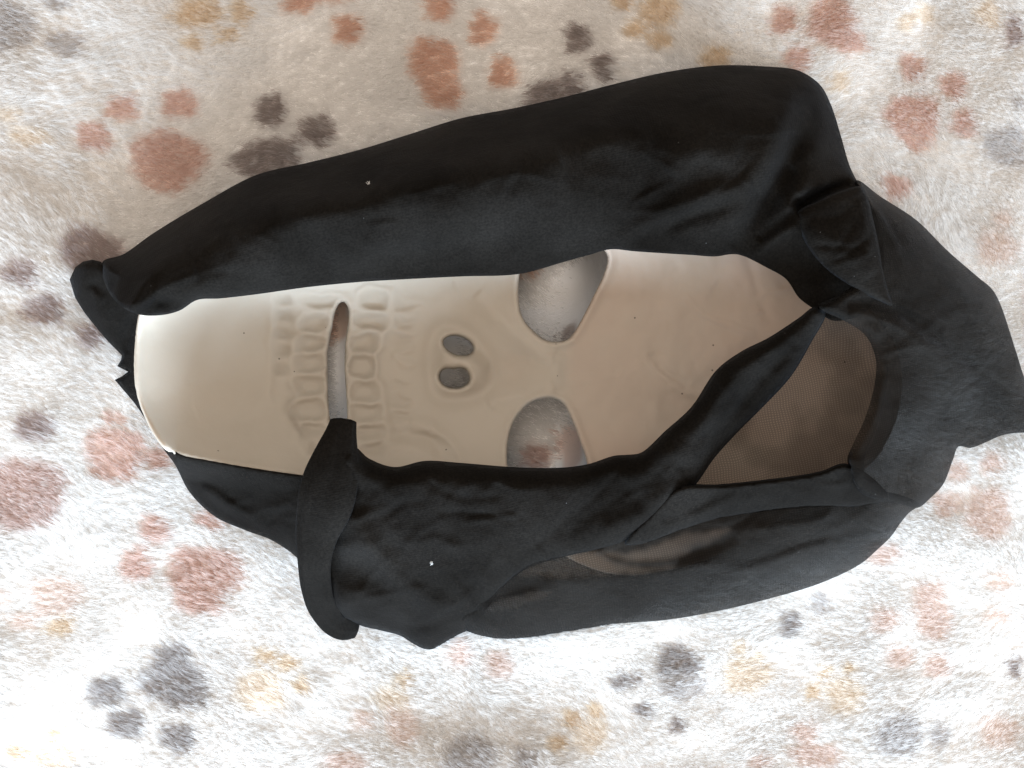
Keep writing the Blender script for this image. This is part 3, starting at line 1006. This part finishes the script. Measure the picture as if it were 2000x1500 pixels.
    # thin cloth over the near side, one layer only
    sheet("sheer_side", [
        (890, 1215, 14, 30), (930, 1120, 30, 20), (1000, 1040, 34, 20), (1150, 1000, 34, 20), (1250, 1010, 34, 20), (1330, 985, 34, 20), (1500, 972, 34, 20), (1700, 955, 34, 20), (1795, 985, 22, 30), (1775, 1002, 12, 30), (1757, 1024, 5, 40), (1741, 1047, 5, 50),
        (1712, 1075, 5, 60), (1680, 1102, 5, 80), (1600, 1140, 5, 90), (1500, 1170, 5, 90), (1400, 1194, 5, 90), (1300, 1211, 5, 90), (1200, 1219, 5, 90), (1100, 1236, 5, 80), (1050, 1244, 5, 80), (1000, 1248, 5, 70), (960, 1246, 5, 60), (925, 1238, 5, 50), (905, 1230, 5, 40)],
        [(1000, 1180, 30), (1000, 1110, 38), (1100, 1140, 36), (1200, 1100, 37), (1200, 1160, 31), (1300, 1100, 37), (1300, 1150, 29), (1400, 1060, 37), (1500, 1040, 38), (1500, 1110, 32), (1600, 1020, 38), (1600, 1080, 30),
         (1700, 1000, 35), (1700, 1050, 25), (1350, 980, 36), (1500, 960, 36), (1650, 960, 36)],
        [([(1060, 1120), (1160, 1075), (1190, 1090), (1250, 1102), (1340, 1085), (1440, 1045)], -3.0, 14), ([(1160, 1072), (1200, 1094), (1260, 1100), (1330, 1092)], 3.0, 8),
         ([(1050, 1140), (1150, 1132), (1300, 1120), (1420, 1095)], 2.5, 18), ([(1420, 1125), (1500, 1100), (1590, 1068), (1680, 1052), (1735, 1046)], 2.2, 10), ([(1440, 1100), (1520, 1075), (1600, 1050), (1700, 1035)], -1.8, 16),
         ([(940, 1195), (1000, 1170), (1090, 1152)], 1.8, 12)],
        hood, h=5.5, over=2.0, noise=0.5, seed=45, sheer=0.11, thick=0,
        windows=[([(1010, 1118), (1060, 1098), (1150, 1076), (1172, 1080), (1195, 1098), (1250, 1107), (1315, 1108), (1250, 1120), (1150, 1126), (1060, 1128)], 1.0, 11),
                 ([(1178, 1079), (1220, 1079), (1260, 1073), (1300, 1056), (1350, 1042), (1425, 1034), (1390, 1055), (1340, 1078), (1290, 1095), (1235, 1097)], 1.0, 11),
                 ([(948, 1192), (965, 1176), (1000, 1164), (1080, 1156), (1040, 1174), (985, 1190)], 0.9, 6)])
    # single layer triangle over the forehead
    sheet("sheer_panel", [
        (1560, 640, 34, 12), (1620, 600, 36, 12), (1720, 620, 40, 12), (1735, 720, 40, 12), (1720, 810, 38, 12), (1690, 890, 38, 12), (1680, 950, 38, 12), (1500, 975, 38, 12), (1330, 990, 38, 12), (1300, 970, 38, 12), (1350, 900, 38, 12), (1430, 820, 36, 12), (1510, 750, 34, 12)],
        [(1600, 660, 37), (1650, 640, 39), (1550, 760, 34), (1650, 760, 36), (1450, 880, 36), (1550, 880, 34), (1640, 880, 36), (1400, 930, 37), (1500, 940, 37)],
        [([(1600, 640), (1640, 720), (1650, 800), (1640, 880)], 1.2, 14), ([(1390, 925), (1470, 900), (1560, 905)], 1.2, 12)],
        hood, h=6, over=4.0, noise=0.35, seed=46, sheer=0.95, thick=0)
    # folded band below the triangle
    sheet("folded_band", [
        (1325, 950, 40, 10), (1400, 946, 40, 8), (1500, 936, 41, 8), (1600, 921, 42, 8), (1650, 905, 44, 8), (1700, 930, 44, 10), (1735, 972, 38, 12), (1690, 987, 36, 14), (1620, 990, 36, 16), (1550, 994, 36, 16), (1470, 1002, 36, 16), (1400, 1013, 37, 16), (1330, 1035, 38, 14), (1265, 1060, 39, 12), (1220, 1062, 40, 10), (1270, 1000, 41, 12)],
        [(1300, 1010, 45), (1400, 970, 46), (1500, 958, 47), (1600, 945, 48), (1660, 935, 49), (1400, 1000, 41), (1500, 985, 41), (1600, 975, 42), (1690, 970, 42), (1280, 1040, 43)],
        [([(1290, 1035), (1380, 995), (1480, 970), (1600, 955)], 1.5, 14)],
        hood, h=5.5, noise=0.4, seed=47)
    # the broad near side with its rolled inner edge
    sheet("hood_fold", [
        (610, 940, 44, 20), (640, 900, 45, 20), (690, 872, 40, 30), (720, 895, 36, 40), (770, 912, 35, 45), (830, 900, 35, 50), (900, 904, 35, 50), (1000, 912, 35, 50), (1070, 914, 35, 50), (1112, 912, 35, 50), (1150, 906, 35, 50), (1200, 890, 35, 50), (1226, 888, 35, 50), (1252, 884, 36, 45),
        (1300, 841, 37, 40), (1350, 795, 38, 35), (1400, 722, 38, 35), (1450, 685, 38, 30), (1500, 660, 38, 28), (1560, 621, 39, 24), (1592, 599, 40, 16), (1612, 612, 40, 16), (1585, 668, 38, 26), (1545, 735, 37, 30), (1490, 795, 37, 35), (1440, 845, 37, 35), (1395, 895, 38, 35), (1360, 945, 40, 35), (1320, 985, 40, 35), (1275, 1025, 40, 30),
        (1215, 1058, 40, 25), (1165, 1073, 40, 20), (1100, 1088, 39, 20), (1030, 1110, 37, 20), (985, 1145, 32, 20), (950, 1190, 22, 24), (912, 1232, 5, 30), (890, 1244, 5, 40), (866, 1257, 5, 40), (845, 1268, 5, 40), (830, 1268, 5, 40), (810, 1259, 5, 40), (782, 1242, 5, 50), (742, 1231, 5, 50), (705, 1222, 5, 40), (660, 1200, 12, 30), (625, 1130, 24, 30), (605, 1040, 34, 30)],
        [(640, 960, 50), (700, 940, 52), (800, 970, 53), (900, 980, 53), (1000, 980, 52), (1100, 975, 52), (1200, 960, 52), (1300, 910, 52), (1400, 800, 50), (1500, 715, 49), (1570, 645, 47), (700, 1050, 46), (800, 1060, 47), (900, 1060, 48), (1000, 1050, 48), (1100, 1040, 48), (1220, 1010, 48), (1320, 930, 50),
         (680, 1150, 34), (750, 1180, 28), (840, 1210, 24), (900, 1190, 28), (860, 1130, 40), (760, 1110, 39), (950, 1120, 40), (650, 1080, 38), (1450, 780, 47)],
        [([(690, 1010), (740, 1090), (800, 1150), (870, 1185), (930, 1180)], 4.5, 22), ([(650, 1120), (720, 1110), (780, 1130)], -1.6, 28), ([(660, 1075), (700, 1065), (740, 1075)], 2.5, 18), ([(655, 1170), (720, 1160), (800, 1190)], 2.8, 20),
         ([(1240, 890), (1180, 960), (1120, 1030), (1060, 1080)], -3.0, 40), ([(1330, 950), (1260, 1000), (1200, 1030), (1120, 1050)], 2.5, 22), ([(1540, 660), (1450, 730), (1390, 800), (1340, 870), (1290, 920)], 2.0, 16), ([(1560, 670), (1490, 740), (1420, 830), (1370, 900)], -2.4, 14),
         ([(838, 1262), (850, 1200), (900, 1140)], 2.5, 20)],
        hood, h=6.0, over=3.0, noise=0.9, seed=48)
    # flap turned over at the crown, then the loose end of the hood
    sheet("hood_end", [
        (1672, 352, 20, 30), (1720, 384, 6, 70), (1790, 430, 5, 90), (1850, 489, 5, 90), (1910, 541, 5, 80), (1938, 565, 5, 70), (1953, 592, 5, 70), (1965, 625, 5, 70), (1985, 688, 5, 70), (2008, 755, 5, 60), (2050, 820, 5, 50), (2060, 850, 5, 40), (2000, 845, 5, 50), (1958, 850, 5, 50),
        (1925, 864, 5, 40), (1895, 875, 5, 40), (1872, 872, 5, 40), (1862, 896, 14, 50), (1842, 946, 16, 60), (1818, 972, 18, 40), (1792, 992, 20, 24), (1762, 985, 34, 16), (1720, 977, 42, 14), (1690, 968, 44, 12), (1670, 950, 45, 12), (1659, 920, 45, 12), (1655, 895, 45, 12), (1664, 872, 44, 14), (1690, 815, 42, 20), (1708, 750, 40, 24), (1710, 700, 40, 24), (1690, 655, 40, 20),
        (1640, 622, 41, 16), (1596, 600, 41, 12), (1640, 575, 42, 20), (1680, 540, 42, 20), (1690, 440, 40, 20)],
        [(1700, 420, 42), (1760, 470, 40), (1830, 540, 34), (1900, 600, 27), (1750, 560, 46), (1700, 610, 46), (1800, 640, 42), (1900, 700, 28), (1960, 760, 20), (2020, 820, 14), (1750, 720, 46), (1850, 760, 33), (1900, 830, 20), (1720, 850, 48), (1780, 850, 40), (1830, 890, 29), (1700, 930, 52), (1760, 950, 42), (1780, 900, 42), (1740, 800, 46)],
        [([(1650, 590), (1740, 605), (1800, 640), (1880, 700), (1960, 765), (2020, 815)], -3.5, 10), ([(1660, 610), (1740, 630), (1820, 680), (1900, 740)], 2.5, 22), ([(1745, 600), (1790, 620), (1840, 650)], -2.0, 8),
         ([(1700, 660), (1735, 760), (1750, 850), (1760, 940)], -3.0, 24), ([(1680, 890), (1690, 930), (1740, 965)], 2.5, 16), ([(1790, 690), (1825, 760), (1850, 840)], -1.3, 24), ([(1850, 690), (1880, 760), (1880, 850)], 2.0, 22), ([(1770, 450), (1850, 530), (1920, 610)], 1.5, 30)],
        hood, h=6.0, over=3.0, noise=0.8, seed=49, thick=0, sheer=0.11, windows=[([(1600, 610), (1680, 640), (1715, 700), (1712, 770), (1690, 850), (1670, 880), (1640, 850), (1640, 700)], 0.8, 34)])
    sheet("hood_flap", [
        (1556, 416, 42, 22), (1600, 392, 44, 20), (1640, 374, 43, 20), (1682, 364, 40, 14), (1694, 385, 43, 20), (1706, 430, 44, 26), (1717, 482, 45, 26), (1726, 530, 46, 26), (1735, 570, 46, 18), (1743, 597, 46, 12), (1716, 587, 46, 14), (1690, 575, 46, 16), (1652, 553, 46, 20), (1616, 527, 45, 22), (1586, 494, 44, 24), (1566, 458, 43, 24)],
        [(1600, 425, 47), (1650, 400, 47), (1680, 400, 46), (1600, 470, 48), (1660, 470, 50), (1690, 520, 49.5), (1640, 520, 49.5), (1720, 570, 48.5)],
        [([(1580, 440), (1640, 480), (1700, 540)], 1.5, 20), ([(1680, 390), (1690, 450), (1700, 500)], 1.2, 12)],
        hood, h=5.0, noise=0.35, seed=50)
    # twisted strand with a rolled end over the mouth
    tube("hood_strand", [(671, 822, 47, 22), (667, 842, 49, 25), (659, 880, 51, 34), (648, 930, 52, 44), (634, 985, 51, 46), (618, 1045, 46, 36), (614, 1100, 41, 29), (619, 1150, 33, 28), (632, 1190, 24, 28), (652, 1218, 16, 25), (676, 1230, 11, 22), (696, 1230, 5, 16)], hood, flat=0.30)
    return hood


root = bpy.data.objects.new("hooded_skull_mask", None)
COL.objects.link(root)
root["label"] = "cream skull mask lying face down inside its black cloth hood"
root["category"] = "mask"
root.location = (0, 0, 0)

make_mask(root)
make_hood(root)
make_blanket()


def lint(px, py, z, size, label, seed):
    r = np.random.default_rng(seed)
    V, F = [], []
    for k in range(5):                       # a few crossed crumpled fibres
        a = r.uniform(0, math.pi)
        c = W(np.array([[px + r.normal(0, size * .25), py + r.normal(0, size * .2)]]), [z])[0]
        L = size * S * r.uniform(0.3, 0.7)
        u = np.array([math.cos(a), math.sin(a), r.uniform(-.2, .2)])
        n = np.array([-math.sin(a), math.cos(a), 0]) * 0.00011
        o = len(V)
        for t in np.linspace(-1, 1, 5):
            p = c + u * L * t + np.array([0, 0, 0.0003 * (1 - t * t)])
            V += [tuple(p - n), tuple(p + np.array([0, 0, 0.00012])), tuple(p + n)]
        for i in range(4):
            F += [(o + 3 * i, o + 3 * i + 1, o + 3 * i + 4, o + 3 * i + 3), (o + 3 * i + 1, o + 3 * i + 2, o + 3 * i + 5, o + 3 * i + 4)]
    m = bpy.data.materials.get("white_lint")
    if not m:
        m, nt, N, L_, P = new_mat("white_lint")
        P.inputs["Base Color"].default_value = (0.42, 0.42, 0.41, 1)
        P.inputs["Roughness"].default_value = 0.9
    o = mesh_obj("lint_fluff", np.array(V), F, m)
    o["label"] = label
    o["category"] = "lint"
    o["group"] = "lint on the black hood"
    return o


bpy.context.view_layer.update()
dg = bpy.context.evaluated_depsgraph_get()


def drop(px, py):
    """height in mm of whatever lies under a grid point"""
    d = Vector((float((px - 1000) * S), float((750 - py) * S), -H)).normalized()
    hit, loc, *_ = scene.ray_cast(dg, Vector((0, 0, H)), d)
    return loc.z * 1000 + 0.15 if hit else 20


lint(720, 359, drop(720, 359), 8, "tiny white lint fluff on the upper black roll of the hood", 1)
lint(843, 1099, drop(843, 1099), 8, "tiny pale lint fluff on the lower black fold of the hood", 2)
